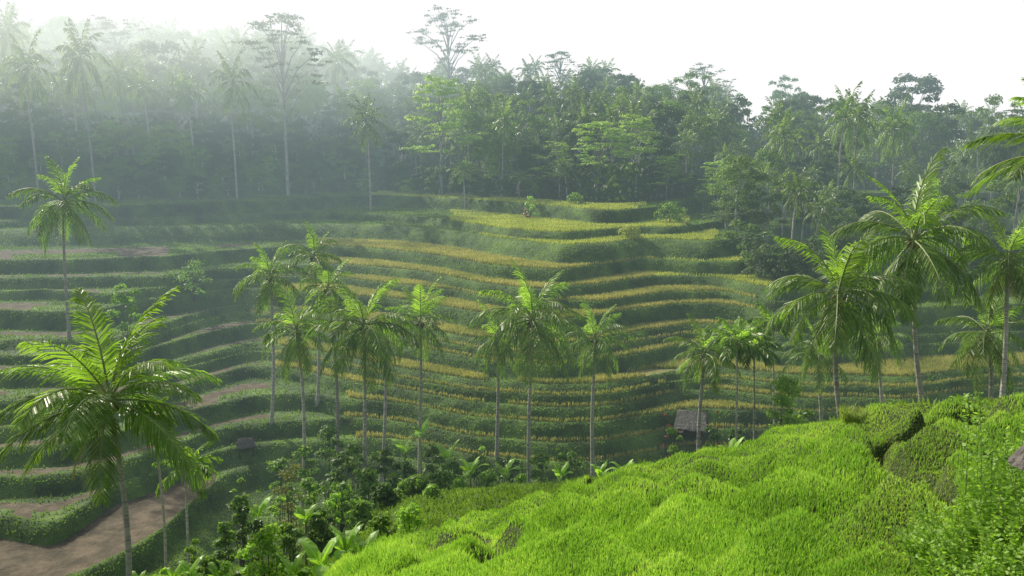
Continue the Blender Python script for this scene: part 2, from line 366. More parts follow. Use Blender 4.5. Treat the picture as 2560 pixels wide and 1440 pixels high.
hh=np.clip(.115+.04*cl+.04*cl2,.045,.23)*(1-.35*prob)*(1-.45*steep)
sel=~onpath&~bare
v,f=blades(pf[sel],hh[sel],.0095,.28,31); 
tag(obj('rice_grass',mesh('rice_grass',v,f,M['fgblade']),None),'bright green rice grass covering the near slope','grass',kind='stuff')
v,f=blades(pf[onpath],hh[onpath]*.8,.010,.6,32)
tag(obj('path_grass',mesh('path_grass',v,f,M['fgdry']),None),'short trodden grass on the strip down the right of the near slope','grass',kind='stuff')
pr=sample(FX,FY,FZ,((rr>=14+n2)&(rr<len(fr)-2))[:,None]&inpx[None,:],90000)
stuff('ravine_grass',pr,.24,.04,.5,M['greenrice'],'rough green grass in the ravine below the near slope','grass',33)
# ---------------------------------------------------------------- palm fronds
def frond(elev,droop,seed,nl=42,L=1.0,wid=.012,name='frond',mats=None,lam=1.0,hang=1.0):
    r=random.Random(seed); ml=MB()
    N=14; p=Vector((0,0,0)); pts=[p.copy()]; tans=[]
    side=r.uniform(-.35,.35)
    for i in range(N):
        s=(i+.5)/N; e=math.radians(elev-droop*(s**1.35)); y=side*s*.7
        d=Vector((math.cos(e),y*math.cos(e),math.sin(e))).normalized(); tans.append(d); p=p+d*(L/N); pts.append(p.copy())
    v=[];f=[]
    def P_(s):
        q=min(s*N,N-.001); i=int(q); t=q-i; return pts[i].lerp(pts[i+1],t),tans[min(i,N-1)]
    for k in range(nl):
        s=.15+.85*(k+.5)/nl
        o,d=P_(s)
        for sg in (-1,1):
            if r.random()<.04: continue
            lat=d.cross(Vector((0,0,1))); 
            lat=(lat.normalized() if lat.length>1e-3 else Vector((0,1,0)))*sg
            up=lat.cross(d)*sg
            if up.z<0: up=-up
            ll=L*lam*(.28*math.sin(math.pi*min(1,(.18+.80*s)))**.7+.03)*r.uniform(.75,1.12)
            fw=.60+.6*s
            dr=r.uniform(-.1,.5)*hang
            dd=(d*fw+lat*.85-up*dr).normalized()
            g=Vector((0,0,-1))*ll*r.uniform(.25,.60)*hang
            m=o+dd*ll*.5+g*.22; tip=o+dd*ll*.85+g
            wv=(d*.9+up*r.uniform(-.6,.6)).normalized()*wid*L
            n0=len(v); v+=[o-wv*.5,o+wv*.5,m+wv*.8,tip,m-wv*.8]; f.append((n0,n0+1,n0+2)); f.append((n0,n0+2,n0+4)); f.append((n0+4,n0+2,n0+3))
    ml.add(v,f); nf_=len(ml.f)
    ml.tube(pts,[L*.009*(1-.8*i/N)+.0015 for i in range(N+1)],4)
    me=ml.mesh(name,mats)
    a=np.zeros(len(me.polygons),np.int32); a[nf_:]=1; me.polygons.foreach_set('material_index',a)
    return me
SPEC=[(80,46),(66,68),(50,86),(34,90),(18,86),(0,76),(-22,60),(-48,38)]
FR=[[frond(e,d,100*i+j,mats=[M['frondyoung'] if i<2 else M['frond'],M['rachis']],hang=(.5 if i<1 else .9)) for j in range(3)] for i,(e,d) in enumerate(SPEC)]
SPECN=[(80,50),(64,62),(52,70),(40,72),(28,70),(14,64),(-4,54),(-28,38)]
FRN=[[frond(e,d,2000+100*i+j,nl=62,wid=.0098,lam=1.02,mats=[M['frondyoung'] if i<4 else M['frond'],M['rachis']],hang=.6) for j in range(3)] for i,(e,d) in enumerate(SPECN)]
FOLD=[frond(e,d,900+j,mats=[M['frondold'],M['rachis']],nl=24,lam=.8) for j,(e,d) in enumerate([(-50,30),(-62,20),(-30,50)])]
ARE=[[frond(e,d,500+10*i+j,nl=15,wid=.05,lam=1.15,mats=[M['frondyoung'] if i<1 else M['frond'],M['rachis']]) for j in range(2)] for i,(e,d) in enumerate([(75,60),(50,90),(25,95),(0,80)])]
cb=MB()
for k in range(9):
    a=k*2.4; cb.ball((.20*math.cos(a),.20*math.sin(a),-.18-.05*(k%4)),.105)
COCO=cb.mesh('coconuts',M['coconut'],True)
shaftm=MB(); shaftm.tube([(0,0,-.5),(0,0,-.2),(0,0,.15),(0,0,.5)],[.13,.2,.17,.05],7); SHAFT=shaftm.mesh('crown_shaft',M['rachis'],True)
def trunk_mesh(a,b,r0,r1,bow,seed):
    r=random.Random(seed); m=MB(); N=16; ph=r.uniform(0,6.28); pts=[];rad=[]
    for i in range(N+1):
        s=i/N; q=Vector(a).lerp(Vector(b),s); q.x+=bow*math.sin(math.pi*s)+.05*math.sin(5*s+ph); q.y+=.3*bow*math.sin(math.pi*s)
        pts.append(q); rad.append((r0*(1+.5*math.exp(-s*14))+(r1-r0)*s)*(1+.05*math.sin(i*2.3)))
    m.tube(pts,rad,8); return m.mesh('trunk',M['trunk'],True)
def palm(cx,cy,bx,Y,rpx,label,nf=22,kind='coconut',bow=.3,seed=0,old=2,coco=True,lo=7,group=None,name='coconut_palm',yb=0,tr=.16,fs=None,ex=.80):
    r=random.Random(seed*31+5); fs=fs or FR
    c=at(cx,cy,Y)
    x=float(xof(bx,Y+yb,c.z-8)); z=gz(x,Y+yb); x=float(xof(bx,Y+yb,z)); z=gz(x,Y+yb)
    root=empty(name,(x,Y+yb,z)); tag(root,label,'palm tree',group)
    cl=c-Vector((x,Y+yb,z))
    obj('trunk',trunk_mesh((0,0,-.4),cl,tr,tr*.62,bow,seed),None,root)
    L=rpx*Y/F*1.18
    tilt=r.uniform(-.12,.12)
    for k in range(nf):
        u=(k+.3)/nf; az=k*2.39996+r.uniform(-.35,.35)
        if kind=='areca':
            me_=ARE[min(3,int(u*4))][k%2]
        else: me_=fs[min(lo,int((u**ex)*(lo+1)))][r.randrange(3)]
        o=obj('frond',me_,None,root); o.location=cl; s=L*r.uniform(.85,1.1)
        o.scale=(s,s,s); o.rotation_euler=(r.uniform(-.2,.2),r.uniform(-.14,.14)+tilt*math.cos(az),az)
    for k in range(old if kind!='areca' else 0):
        o=obj('dead_frond',FOLD[k%3],None,root); o.location=cl; s=L*r.uniform(.6,.8); o.scale=(s,s,s); o.rotation_euler=(0,0,r.uniform(0,6.28))
    sh=obj('crown_shaft',SHAFT,None,root); sh.location=cl; sh.scale=(L/4.5*tr/.16,)*2+(L/4.5,)
    if coco and kind!='areca':
        o=obj('coconut_cluster',COCO,None,root); o.location=cl; o.scale=(1.3,1.3,1.3)
    return root,cl
palm(275,1000,312,37,272,'large coconut palm with bright spreading fronds at the lower left, the biggest palm in view',27,seed=1,bow=.35,lo=7,tr=.16,fs=FRN,ex=.70)
palm(160,505,174,84,112,'tall hazy palm with drooping crown standing alone over the left terraces',22,seed=2,bow=-.2)
palm(675,690,676,76,92,'palm with glinting fronds left of the tallest hazy palm on the left centre terraces',20,seed=3)
palm(785,640,792,80,84,'hazy palm whose crown is the highest of the centre left palm cluster',18,seed=4)
palm(740,825,752,64,112,'drooping palm on a dark trunk rising from the bushes left of centre',20,seed=5,bow=.4)
palm(820,720,842,70,84,'palm with upright young fronds squeezed between two larger palms left of centre',17,seed=6)
palm(910,815,908,62,140,'full coconut palm with the long pale straight trunk left of centre',24,seed=7,bow=.12)
palm(962,850,947,70,70,'smaller palm half hidden behind the full coconut palm with the pale trunk',15,seed=8)
palm(1050,805,1048,70,102,'palm with light green upright crown right of the full pale trunked palm',20,seed=9,bow=.1,ex=1.05)
palm(1243,845,1243,70,92,'slim palm with dangling older fronds left of the broad centre palm',18,seed=10,bow=.08,old=3)
palm(1330,800,1325,64,146,'broad dark crowned coconut palm near the middle of the valley',25,seed=11,bow=-.12)
palm(1487,845,1483,68,104,'neat palm standing at the right end of the middle palm row, by the golden curve',20,seed=12,bow=-.1)
palm(1762,885,1745,58,98,'leaning palm standing just left of the thin trunked areca palms',20,seed=13,bow=-.15)
palm(2045,880,2046,62,92,'low palm behind the big leaning palm above the round light bush',18,seed=14)
palm(2195,850,2200,64,92,'low palm with a straight thin trunk between the two big right hand palms',18,seed=15)
palm(2095,735,2112,48,182,'big shaggy coconut palm with olive drooping fronds right of the areca palms',27,seed=16,bow=-.3,old=4,tr=.16)
palm(2285,600,2320,50,196,'tallest coconut palm at the right, with arching glossy fronds and leaning trunk',26,seed=17,bow=-.35,tr=.17)
palm(2520,650,2497,50,140,'palm near the right edge with hanging brown fronds under its crown',20,seed=18,bow=.2,old=6)
palm(2468,835,2465,52,124,'short palm with thin arching fronds below the hanging brown fronds at right',19,seed=19)
palm(2700,400,2740,38,235,'nearest palm reaching in from beyond the right edge, only its frond tips showing',22,seed=20,bow=.3,lo=7,tr=.19,fs=FRN)
palm(465,1175,470,44,88,'small single areca palm with a short straight trunk at the lower left',13,kind='areca',seed=21,name='areca_palm',bow=.05,tr=.09)
rt,cl=palm(385,1040,412,40,66,'thin areca palm with an orange flower stalk beside the largest palm',10,kind='areca',seed=22,name='areca_palm',bow=.15,tr=.08)
fb=MB(); rr_=random.Random(5)
for k in range(16):
    a=rr_.uniform(0,6.28); d=Vector((math.cos(a)*.16,math.sin(a)*.16,-rr_.uniform(.4,.8))); fb.tube([(0,0,0),d*.5,d],[.015,.02,.01],4)
o=obj('flower_stalk',fb.mesh('flower_stalk',M['orange']),None,rt); o.location=cl+Vector((0,-.15,-.65))
for i,(cx,cy,bx,r_,lb) in enumerate([(1840,860,1838,78,'leftmost of the three slender areca palms right of the thatched hut'),(1888,870,1876,72,'middle one of the three slender areca palms right of the thatched hut'),(1935,825,1930,76,'rightmost and tallest of the three slender areca palms beside the round bush')]):
    palm(cx,cy,bx,56+i,r_,lb,15,kind='areca',seed=30+i,name='areca_palm',bow=.08,tr=.085)
# ---------------------------------------------------------------- leafy trees
def leafcloud(clumps,per,size,seed,flat=1.0,updown=.35,shell=.55):
    r=np.random.RandomState(seed); V=[]
    for (c,rad) in clumps:
        N=int(per*(rad[0]/np.mean([q[1][0] for q in clumps]))**2)
        d=r.randn(N,3); d/=np.linalg.norm(d,axis=1)[:,None]
        d[:,2]=np.where(d[:,2]<-.3,-d[:,2]*.6,d[:,2])
        rr=(shell+(1-shell)*r.rand(N,1))*(1+.25*(r.rand(N,1)-.3))
        p=np.array(c)+d*rr*np.array(rad)
        nrm=d+r.randn(N,3)*.55+np.array([0,0,updown]); nrm/=np.linalg.norm(nrm,axis=1)[:,None]
        a=np.cross(nrm,r.randn(N,3)); a/=np.linalg.norm(a,axis=1)[:,None]; b_=np.cross(nrm,a)
        s=size*(.5+.9*r.rand(N,1)); 
        V.append(np.stack([p-a*s,p-b_*s*.45-a*.1*s,p+a*s,p+b_*s*.45+a*.1*s],1))
    V=np.concatenate(V).reshape(-1,3); return V,np.arange(len(V)).reshape(-1,4)
def broad(seed,H=12,W=4.2,m='fleaf',leaf=.30,per=130,ncl=22,squash=.75,th=.22,bark='bark'):
    r=random.Random(seed); cz=H*(th+1)/2; hz=H*(1-th)/2
    cl=[]
    for k in range(ncl):
        a=k*2.4+r.uniform(-.4,.4); u=(k+.5)/ncl; zz=-.9+1.8*u; rad=math.sqrt(max(.05,1-zz*zz*.85))*r.uniform(.35,.9)
        s=W*r.uniform(.20,.40)
        cl.append(((math.cos(a)*rad*W,math.sin(a)*rad*W,cz+zz*hz*.85+r.uniform(-.5,.5)),(s,s,s*squash)))
    V,Fc=leafcloud(cl,per,leaf,seed)
    cm=mesh('crown',V,Fc,M[m])
    t=MB(); top=(r.uniform(-.3,.3),r.uniform(-.3,.3),cz+hz*.4)
    t.tube([(0,0,-.6),(r.uniform(-.2,.2),r.uniform(-.2,.2),H*.25),(r.uniform(-.3,.3),0,H*.45),top],[.24,.18,.14,.05],6)
    for c,_ in cl[::2]:
        z0=H*r.uniform(.3,.5); t.tube([(0,0,z0),(c[0]*.5,c[1]*.5,(z0+c[2])/2+.2),c],[.09,.06,.02],4)
    return t.mesh('trunk',M[bark],True),cm
def umbrella(seed,H=15,W=5.5,leaf=.24,m='feather',nb=17,zlo=.34,sc=1.0,per=60):
    r=random.Random(seed); cl=[]; t=MB()
    lean=r.uniform(-.8,.8)
    fk=(lean*.4,0,H*.36); t.tube([(0,0,-.6),(lean*.1,.1,H*.2),fk,(lean,.2,H*.68),(lean*1.2,.1,H*.9)],[.20,.16,.13,.09,.03],6)
    for k in range(nb):
        a=k*2.4+r.uniform(-.7,.7); u=(k+r.uniform(.1,.9))/nb; zz=H*(zlo+(1-zlo)*u**.8); rad=W*(1.05-.7*u)*r.uniform(.35,1.05)
        c=(lean*(zz/H)+math.cos(a)*rad,math.sin(a)*rad,zz); s=W*r.uniform(.20,.36)*sc
        cl.append((c,(s,s,s*.2)))
        for q in range(4): s2=s*r.uniform(.35,.7); cl.append(((c[0]+r.uniform(-1.3,1.3)*s,c[1]+r.uniform(-1.3,1.3)*s,c[2]+r.uniform(-.4,.35)*s),(s2,s2,s2*.22)))
        z0=max(H*.28,zz-H*.22); t.tube([(lean*z0/H,0,z0),(lean*zz/H+math.cos(a)*rad*.45,math.sin(a)*rad*.45,z0+(zz-z0)*.65),c],[.09,.06,.02],4)
    V,Fc=leafcloud(cl,per,leaf,seed,updown=1.0,shell=.1)
    return t.mesh('trunk',M['bark'],True),mesh('crown',V,Fc,M[m])
def dpalm(seed,H=12,r0=3.3):
    r=random.Random(seed); t=MB(); lx=r.uniform(-1.2,1.2)
    top=Vector((lx,r.uniform(-.5,.5),H-2)); t.tube([(0,0,-.5),(lx*.2,0,H*.3),(lx*.6,0,H*.6),top],[.15,.12,.10,.09],6)
    vs=[];fs=[]
    for k in range(20):
        e,d=SPEC[min(7,int(k/20*8))]; me_=frond(e,d,seed*50+k,nl=14,wid=.032)
        a=k*2.4+r.uniform(-.3,.3); s=r0*r.uniform(.85,1.15); ca,sa=math.cos(a),math.sin(a); n0=len(vs)
        for q in me_.vertices: vs.append((top.x+(q.co.x*ca-q.co.y*sa)*s,top.y+(q.co.x*sa+q.co.y*ca)*s,top.z+q.co.z*s))
        for q in me_.polygons: fs.append(tuple(i+n0 for i in q.vertices))
        bpy.data.meshes.remove(me_)
    return t.mesh('trunk',M['trunk'],True),mesh('crown',vs,fs,M['fpalm'])
BR=[broad(s,H=12+1.2*(s%3),W=3.8+.5*(s%3),m=('fleaf2' if s%3==2 else 'fleaf')) for s in range(7)]
LOW=[broad(s+60,H=5.5,W=3.4,ncl=14,per=120,th=.02,leaf=.28,m=('fleaf2' if s==1 else 'fleaf')) for s in range(3)]
UM=[umbrella(s+20,H=14) for s in range(3)]
US=[umbrella(s+40,H=14,W=5.6,leaf=.15,sc=.85,per=34,m='fleaf',zlo=.62) for s in range(3)]
DP=[dpalm(s+3) for s in range(5)]
def place(name,pair,loc,rz,s,label,cat,group=None,sz=None):
    root=empty(name,loc,rz,1); root.scale=(s,s,sz or s); tag(root,label,cat,group)
    obj('trunk',pair[0],None,root); obj('crown',pair[1],None,root); return root
def zone(px): return 0 if px<950 else (1 if px<1700 else 2)
ZN=['of the misty sunlit forest above the left terraces','of the dense forest behind the bright plateau','of the dark forest wall at the right']
taken=[]
def explicit(kindn,px,pyt,pyb,Y,label,variant,cat='tree'):
    z0=-float(slope_t(pyb))*Y; x=float(xof(px,Y,z0)); z=gz(x,Y); top=at(px,pyt,Y).z; H=max(3,top-z)
    src={'palm':(DP,12.0),'umb':(UM,14.2),'sky':(US,14.2),'broad':(BR,12.5)}[kindn]
    pr=src[0][variant%len(src[0])]; s=H/src[1]
    sx={'palm':max(min(s,1.25),.85),'umb':min(s*1.1,1.25),'sky':min(s,1.6),'broad':s}[kindn]
    place({'palm':'coconut_palm','umb':'umbrella_tree','sky':'umbrella_tree','broad':'broadleaf_tree'}[kindn],pr,(x,Y,z),variant*1.3,sx,label,cat,sz=s)
    taken.append((x,Y,1.4 if kindn!='umb' else 3.2))
E=[('palm',485,190,385,146,'pale trunked palm at the left forest edge, thin and upright',0),
('palm',588,150,385,144,'tall pale trunked palm above the dark mound at left centre',1),
('sky',716,25,390,152,'very tall flat topped tree rising over the left skyline',0),
('palm',925,260,430,143,'leaning palm at the right end of the dark mound',2),
('umb',1105,190,430,152,'pale trunked spreading tree behind the left end of the plateau',1),
('sky',1128,20,430,205,'flat topped tree with layered crown alone above the centre skyline',2),
('palm',1175,220,420,158,'palm in front of the forest left of the layered green trees',3),
('umb',1490,300,520,141,'light green layered tree behind the plateau, the left one of a pair',0),
('umb',1590,285,520,142,'light green layered tree behind the plateau, the right one of a pair',1),
('umb',1400,350,500,144,'lower layered tree behind the small plateau palm',2),
('umb',1665,390,560,138,'small layered tree beyond the right end of the plateau',1),
('umb',1790,400,560,134,'feathery light tree in the side valley right of the plateau',0),
('palm',1965,300,505,135,'pale trunked palm standing apart in the dark forest at right',0),
('palm',2092,235,520,138,'tall leaning palm of the right hand forest edge, left one of two',1),
('palm',2135,250,500,142,'tall palm of the right hand forest edge, right one of two',3),
('palm',2232,270,480,142,'palm with long pale trunk behind the tallest right hand coconut palm',2),
('palm',1715,330,500,150,'palm with bright fronds above the layered trees right of the plateau',4),
('palm',90,110,400,134,'tall hazy palm at the upper left corner',1),
('palm',235,80,440,136,'tall hazy palm left of the upper left light haze',3),
('palm',55,20,400,150,'palm whose crown stands highest at the upper left corner',4),
('palm',1418,400,500,139,'small palm standing on the back of the plateau',0),
('palm',1162,405,490,143,'short bushy palm at the left back of the plateau',2),
('palm',1298,430,492,140,'short palm beside the small palm on the back of the plateau',1),
('palm',1888,590,720,106,'small shaded palm in the side valley right of the terraces',3),
('palm',1812,580,660,112,'slender shaded palm just right of the top terraces',4),
('broad',2270,185,400,225,'large dome crowned tree standing out on the right skyline',1),
('sky',1760,160,330,225,'flat topped tree on the skyline right of centre',2),
('sky',1400,125,330,225,'thin flat topped tree on the skyline above the plateau',0),
('sky',310,45,330,170,'flat topped hazy tree on the left skyline',2),
('sky',2530,270,420,190,'spreading tree on the far right skyline',0)]
for e in E: explicit(e[0],e[1],e[2],e[3],e[4],e[5],e[6],'palm tree' if e[0]=='palm' else 'tree')
rr=random.Random(99); nb=np_=0; tries=0
pos=[]
idx9=[i for i,q in enumerate(full) if q[3]==5][0]
def front(px):
    c=int((px-PX[0])/5); e0=edge[c]
    if px<980: return e0+4
    if px<1760: return max(e0-6,144)
    w_=min(1,(px-1760)/130); return 144*(1-w_)+min(YL[idx9][c]+4,118)*w_
for k in range(240):
    px=-60+2700*((k%150)+rr.uniform(-.4,.4))/150
    if k>=150:
        px=-60+1010*(k-150)/90+rr.uniform(-5,5)
    Y=front(px)+rr.uniform(0,5)-(rr.uniform(3,6) if k>=150 else 0)
    if 1180<px<1500 and rr.random()<.4: continue
    x=float(xof(px,Y,-5)); z=gz(x,Y); s=rr.uniform(.55,1.05)*(.72 if k>=150 else 1); zi=zone(px)
    if px>1720: s*=.85
    place('bushy_tree',LOW[rr.randrange(3)],(x,Y,z),rr.uniform(0,6.28),s,'low bushy tree along the front edge '+ZN[zi],'tree','low bushy trees '+ZN[zi]); pos.append((x,Y,1.0))
while (nb<298 or np_<278) and tries<30000:
    tries+=1; px=rr.uniform(-80,2640); u=rr.random()
    if rr.random()<.30: px=rr.uniform(-80,980)
    c=int((px-PX[0])/5); e0=front(px)
    Y=e0+(u**1.1)*(ys[c]+78-e0)
    x=float(xof(px,Y,0)); 
    ip=rr.random()<.55
    if any((x-a)**2+(Y-b_)**2<(d*d if not ip else d*d*.4) for a,b_,d in pos) : continue
    if any((x-a)**2+(Y-b_)**2<d*d for a,b_,d in taken): continue
    z=gz(x,Y)
    zi=zone(px); fs_=.72 if (px>1720 and Y<145) else (1.12 if px<950 and Y>e0+8 else 1)
    if ip and np_<278:
        s=rr.uniform(.85,1.1)*fs_; k=rr.randrange(5)
        place('coconut_palm',DP[k],(x,Y,z),rr.uniform(0,6.28),s,'palm crown among the others '+ZN[zi],'palm tree','palms '+ZN[zi],sz=s*rr.uniform(.9,1.3)); np_+=1; pos.append((x,Y,2.8))
    elif not ip and nb<298:
        s=rr.uniform(.72,1.2)*fs_; 
        if Y<e0+12: s*=.85
        k=rr.randrange(7)
        place('broadleaf_tree',BR[k],(x,Y,z),rr.uniform(0,6.28),s,'leafy tree crown merging with its neighbours '+ZN[zi],'tree','leafy trees '+ZN[zi],sz=s*rr.uniform(.8,1.15)); nb+=1; pos.append((x,Y,3.5))
# forest understorey
fmk=(kind=='forest')&inpx[None,:]&(TY[:-1,:-1]<240)
pu=sample(TX,TY,TZ,fmk,70000); pu[:,2]+=R.rand(len(pu))**1.3*6.0
r_=np.random.RandomState(4); N=len(pu); a=r_.randn(N,3); a/=np.linalg.norm(a,axis=1)[:,None]; b_=np.cross(a,r_.randn(N,3)); b_/=np.linalg.norm(b_,axis=1)[:,None]
s=.35+.4*r_.rand(N,1); V=np.stack([pu-a*s,pu-b_*s*.5,pu+a*s,pu+b_*s*.5],1).reshape(-1,3)
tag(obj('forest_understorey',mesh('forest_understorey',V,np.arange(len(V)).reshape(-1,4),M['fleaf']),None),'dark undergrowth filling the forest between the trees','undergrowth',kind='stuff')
# ---------------------------------------------------------------- shrubs
def shrub(px,py,Y,wpx,hpx,label,m='shrub',leaf=.13,per=110,ncl=12,seed=0,name='shrub',group=None,cat='shrub'):
    W=wpx*Y/F; H=hpx*Y/F; p=at(px,py,Y); z=gz(p.x,Y); H=max(H,p.z-z) 
    r=random.Random(seed+500); cl=[]
    for k in range(ncl):
        a=k*2.4; u=(k+.5)/ncl; rad=W*.75*math.sqrt(max(.1,1-(u*.9)**2))*r.uniform(.3,.95); s=W*r.uniform(.25,.5)
        cl.append(((math.cos(a)*rad,math.sin(a)*rad,H*(.15+.8*u)),(s,s,s*.8)))
    V,Fc=leafcloud(cl,per,leaf,seed+3,shell=.4)
    root=empty(name,(p.x,Y,z)); tag(root,label,cat,group)
    t=MB()
    for c,_ in cl[::2]: t.tube([(0,0,-.2),(c[0]*.4,c[1]*.4,c[2]*.5),c],[.05,.035,.012],4)
    obj('stem',t.mesh('stem',M['darkbark']),None,root); obj('foliage',mesh('foliage',V,Fc,M[m]),None,root); return root
shrub(1965,935,55,72,120,'round light green bush between the areca palms and the big leaning palm','shrublight',.13,160,16,1)
shrub(720,1150,52,55,150,'olive brown feathery shrub in the ravine at lower left','olive',.09,110,14,2)
shrub(665,1310,32,62,110,'bright green bush at the bottom beside the banana plants','shrublight',.10,150,14,3)
shrub(1440,500,128,26,30,'small light bush near the right tip of the plateau','shrublight',.25,40,8,4)
shrub(1580,575,108,35,30,'clump of tall pale grass on the edge below the plateau','lime',.3,40,8,5)
shrub(1327,490,127,18,45,'slim young tree standing on the plateau front','shrublight',.2,40,7,6)
shrub(1675,540,118,45,50,'leafy bush at the top right nose of the terraces','shrub',.25,60,9,7)
shrub(310,705,84,50,60,'dark leafy shrub on the left terraces above the largest palm','shrub',.25,70,10,8)
shrub(1200,1060,66,18,40,'feathery fern like shrub in front of the lowest golden terrace','shrublight',.12,50,8,9)
shrub(1020,1265,33,52,75,'light feathery bush at the left end of the bright slope','shrublight',.08,150,14,10)
shrub(480,655,100,60,50,'rounded bush on the upper left terraces','shrub',.2,60,9,11)
shrub(1690,1062,58,34,50,'dark bush covering the left foot of the thatched hut','shrub',.12,90,10,12)
shrub(1775,1055,60,38,55,'dark bush covering the right foot of the thatched hut','shrubdark',.12,90,10,13)
dk=[(700,1130,60,60),(820,1060,66,75),(770,1180,56,60),(880,1100,62,70),(960,1120,60,55),(1010,1150,58,60),(1080,1110,62,60),(1130,1150,60,55),(1190,1130,63,55),(1270,1140,62,55),(1350,1130,62,60),(1420,1120,62,55),(600,1230,50,60),(640,1290,46,55),(560,1300,46,50),(850,1200,52,70),(900,1250,48,60),(960,1230,50,60),(1050,1200,52,60),(800,1270,46,65),(720,1300,44,55),(1840,1060,58,50),(2010,1010,60,50),(1600,1150,60,40),(530,1390,42,45),(990,1190,54,60),(920,1170,56,60),(1100,1180,55,50),(1220,1180,56,50),(850,1130,58,60),(760,1100,62,60)]
for i,(a_,b2,y_,w_) in enumerate(dk):
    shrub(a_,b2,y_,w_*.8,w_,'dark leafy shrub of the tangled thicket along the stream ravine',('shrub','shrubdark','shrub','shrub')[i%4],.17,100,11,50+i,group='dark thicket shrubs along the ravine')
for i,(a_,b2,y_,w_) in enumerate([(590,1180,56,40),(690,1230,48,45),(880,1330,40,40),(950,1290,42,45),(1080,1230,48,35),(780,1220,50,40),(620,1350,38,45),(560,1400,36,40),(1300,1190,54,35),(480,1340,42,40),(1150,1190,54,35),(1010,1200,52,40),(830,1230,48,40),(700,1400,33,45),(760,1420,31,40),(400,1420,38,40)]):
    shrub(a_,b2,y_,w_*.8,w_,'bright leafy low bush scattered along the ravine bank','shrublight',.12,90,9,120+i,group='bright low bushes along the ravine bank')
for i,(a_,b2,y_,lb) in enumerate([(1668,1018,70,'small red leaved plant left of the thatched hut'),(1800,1000,68,'red leaved plant right of the thatched hut'),(1316,520,126,'reddish small shrub on the plateau under the slim young tree')]):
    shrub(a_,b2,y_,13,16,lb,'red',.10 if i<2 else .15,18,5,80+i,'red_leaved_plant',cat='plant')
# banana plants
def bleaf(seed,L=2.0,W=.32,e=65,d=95):
    r=random.Random(seed); N=9; p=Vector((0,0,0)); pts=[p.copy()]
    for i in range(N):
        a=math.radians(e-d*((i+.5)/N)**1.6); p=p+Vector((math.cos(a),0,math.sin(a)))*L/N; pts.append(p.copy())
    v=[];f=[]
    for i,q in enumerate(pts):
        s=i/N; w=W*(math.sin(math.pi*min(1,max(0,(s-.12)/.88)))**.55) if s>.12 else .02
        w=max(w,.015); dz=w*.35*r.uniform(.4,1.3)
        v+=[q+Vector((0,-w*r.uniform(.8,1.05),-dz+.15*w)),q,q+Vector((0,w*r.uniform(.8,1.05),-dz+.15*w))]
    for i in range(N):
        for j in range(2): a=i*3+j; f.append((a,a+1,a+4,a+3))
    return mesh('leaf',v,f,M['banana'])
BL=[bleaf(1,e=82,d=50),bleaf(2,e=70,d=90),bleaf(3,e=55,d=110),bleaf(4,e=76,d=70)]
st=MB(); st.tube([(0,0,-.3),(0,0,.5),(.03,0,1.2)],[.11,.09,.06],6); BST=st.mesh('stem',M['rachis'],True)
def banana(px,py,Y,hpx,label,seed,group=None):
    r=random.Random(seed); H=hpx*Y/F; qs=min(1,max(.4,H/1.3)); top=at(px,py,Y); z=gz(top.x,Y); H=max(H,top.z-z)
    root=empty('banana_plant',(top.x,Y,z)); tag(root,label,'plant',group)
    sh=max(.2,(H-1.5*qs)); s=obj('stem',BST,None,root); s.scale=(qs,qs,sh/1.2)
    for k in range(8):
        o=obj('leaf',BL[k%4],None,root); o.location=(.02,0,sh-.05*k*qs); q=r.uniform(.6,.95)*qs; o.scale=(q,q,q); o.rotation_euler=(r.uniform(-.15,.15),0,k*2.4+r.uniform(-.3,.3))
for i,(a_,b2,y_,h_,lb) in enumerate([(1175,1125,52,60,'banana plant at the far left of the row along the ravine edge'),(1260,1135,53,50,'dark banana plant in front of the slim palm trunk'),(1400,1140,52,50,'banana plant between the centre palm trunk and the neat right palm trunk'),(1500,1140,45,45,'banana plant just right of the neat palm trunk foot'),(1560,1145,44,42,'low banana plant at the top edge of the bright slope'),
 (1830,1090,44,50,'banana plant in front of the areca palm trunks'),(860,1290,33,110,'bright banana plant at the bottom centre left, upper one of its clump'),(905,1310,34,90,'bright banana plant right of the upper one of the bottom clump'),(800,1330,32,90,'banana plant left of the upper one of the bottom clump'),(730,1370,31,70,'banana plant rising right of the bright bottom bush'),
 (470,1385,36,60,'banana plant at the bottom below the small areca palm'),(430,1400,36,50,'banana plant nearest the bottom edge, left of its neighbour'),(540,1400,36,50,'banana plant at the bottom, right of its two neighbours'),(340,1425,37,40,'banana plant tip beside the largest palm trunk'),(640,1240,50,60,'banana plant with broad leaves at the left ravine bank'),(2405,975,31,30,'small banana plant at the right skyline of the bright slope'),(1050,1040,66,60,'dark banana plant around the foot of the light green palm'),(760,1240,46,60,'banana plant in the dark thicket under the olive shrub'),(1010,1080,62,60,'banana plant left of the light green palm trunk'),(1120,1100,60,50,'broad leaved banana plant in the shaded thicket left of the slim palm')]):
    banana(a_,b2,y_,h_,lb,i+1)
def clump(px,py,Y,w,h,nbl,m,label,seed,name='tall_grass_clump',bw=.010):
    c=at(px,py,Y); z=gz(c.x,Y); r=np.random.RandomState(seed); a=r.rand(nbl)*6.28; q=np.sqrt(r.rand(nbl))*w*.5
    pts=np.stack([q*np.cos(a),q*np.sin(a),0*a],-1); v,f=blades(pts,h,bw,.35,seed)
    o=obj(name,mesh(name,v,f,M[m]),None); o.location=(c.x,Y,z); tag(o,label,'grass clump')
clump(1050,1310,30,1.0,.7,900,'fgblade','bright reed grass clump at the left end of the bright slope',1)
clump(790,1340,31,.8,1.0,600,'fgblade','tall bright grass clump between the bottom bush and the banana plants',2)
clump(2130,1095,27,.8,.35,400,'fgdry','dry yellow grass clump near the top of the bright slope',3)
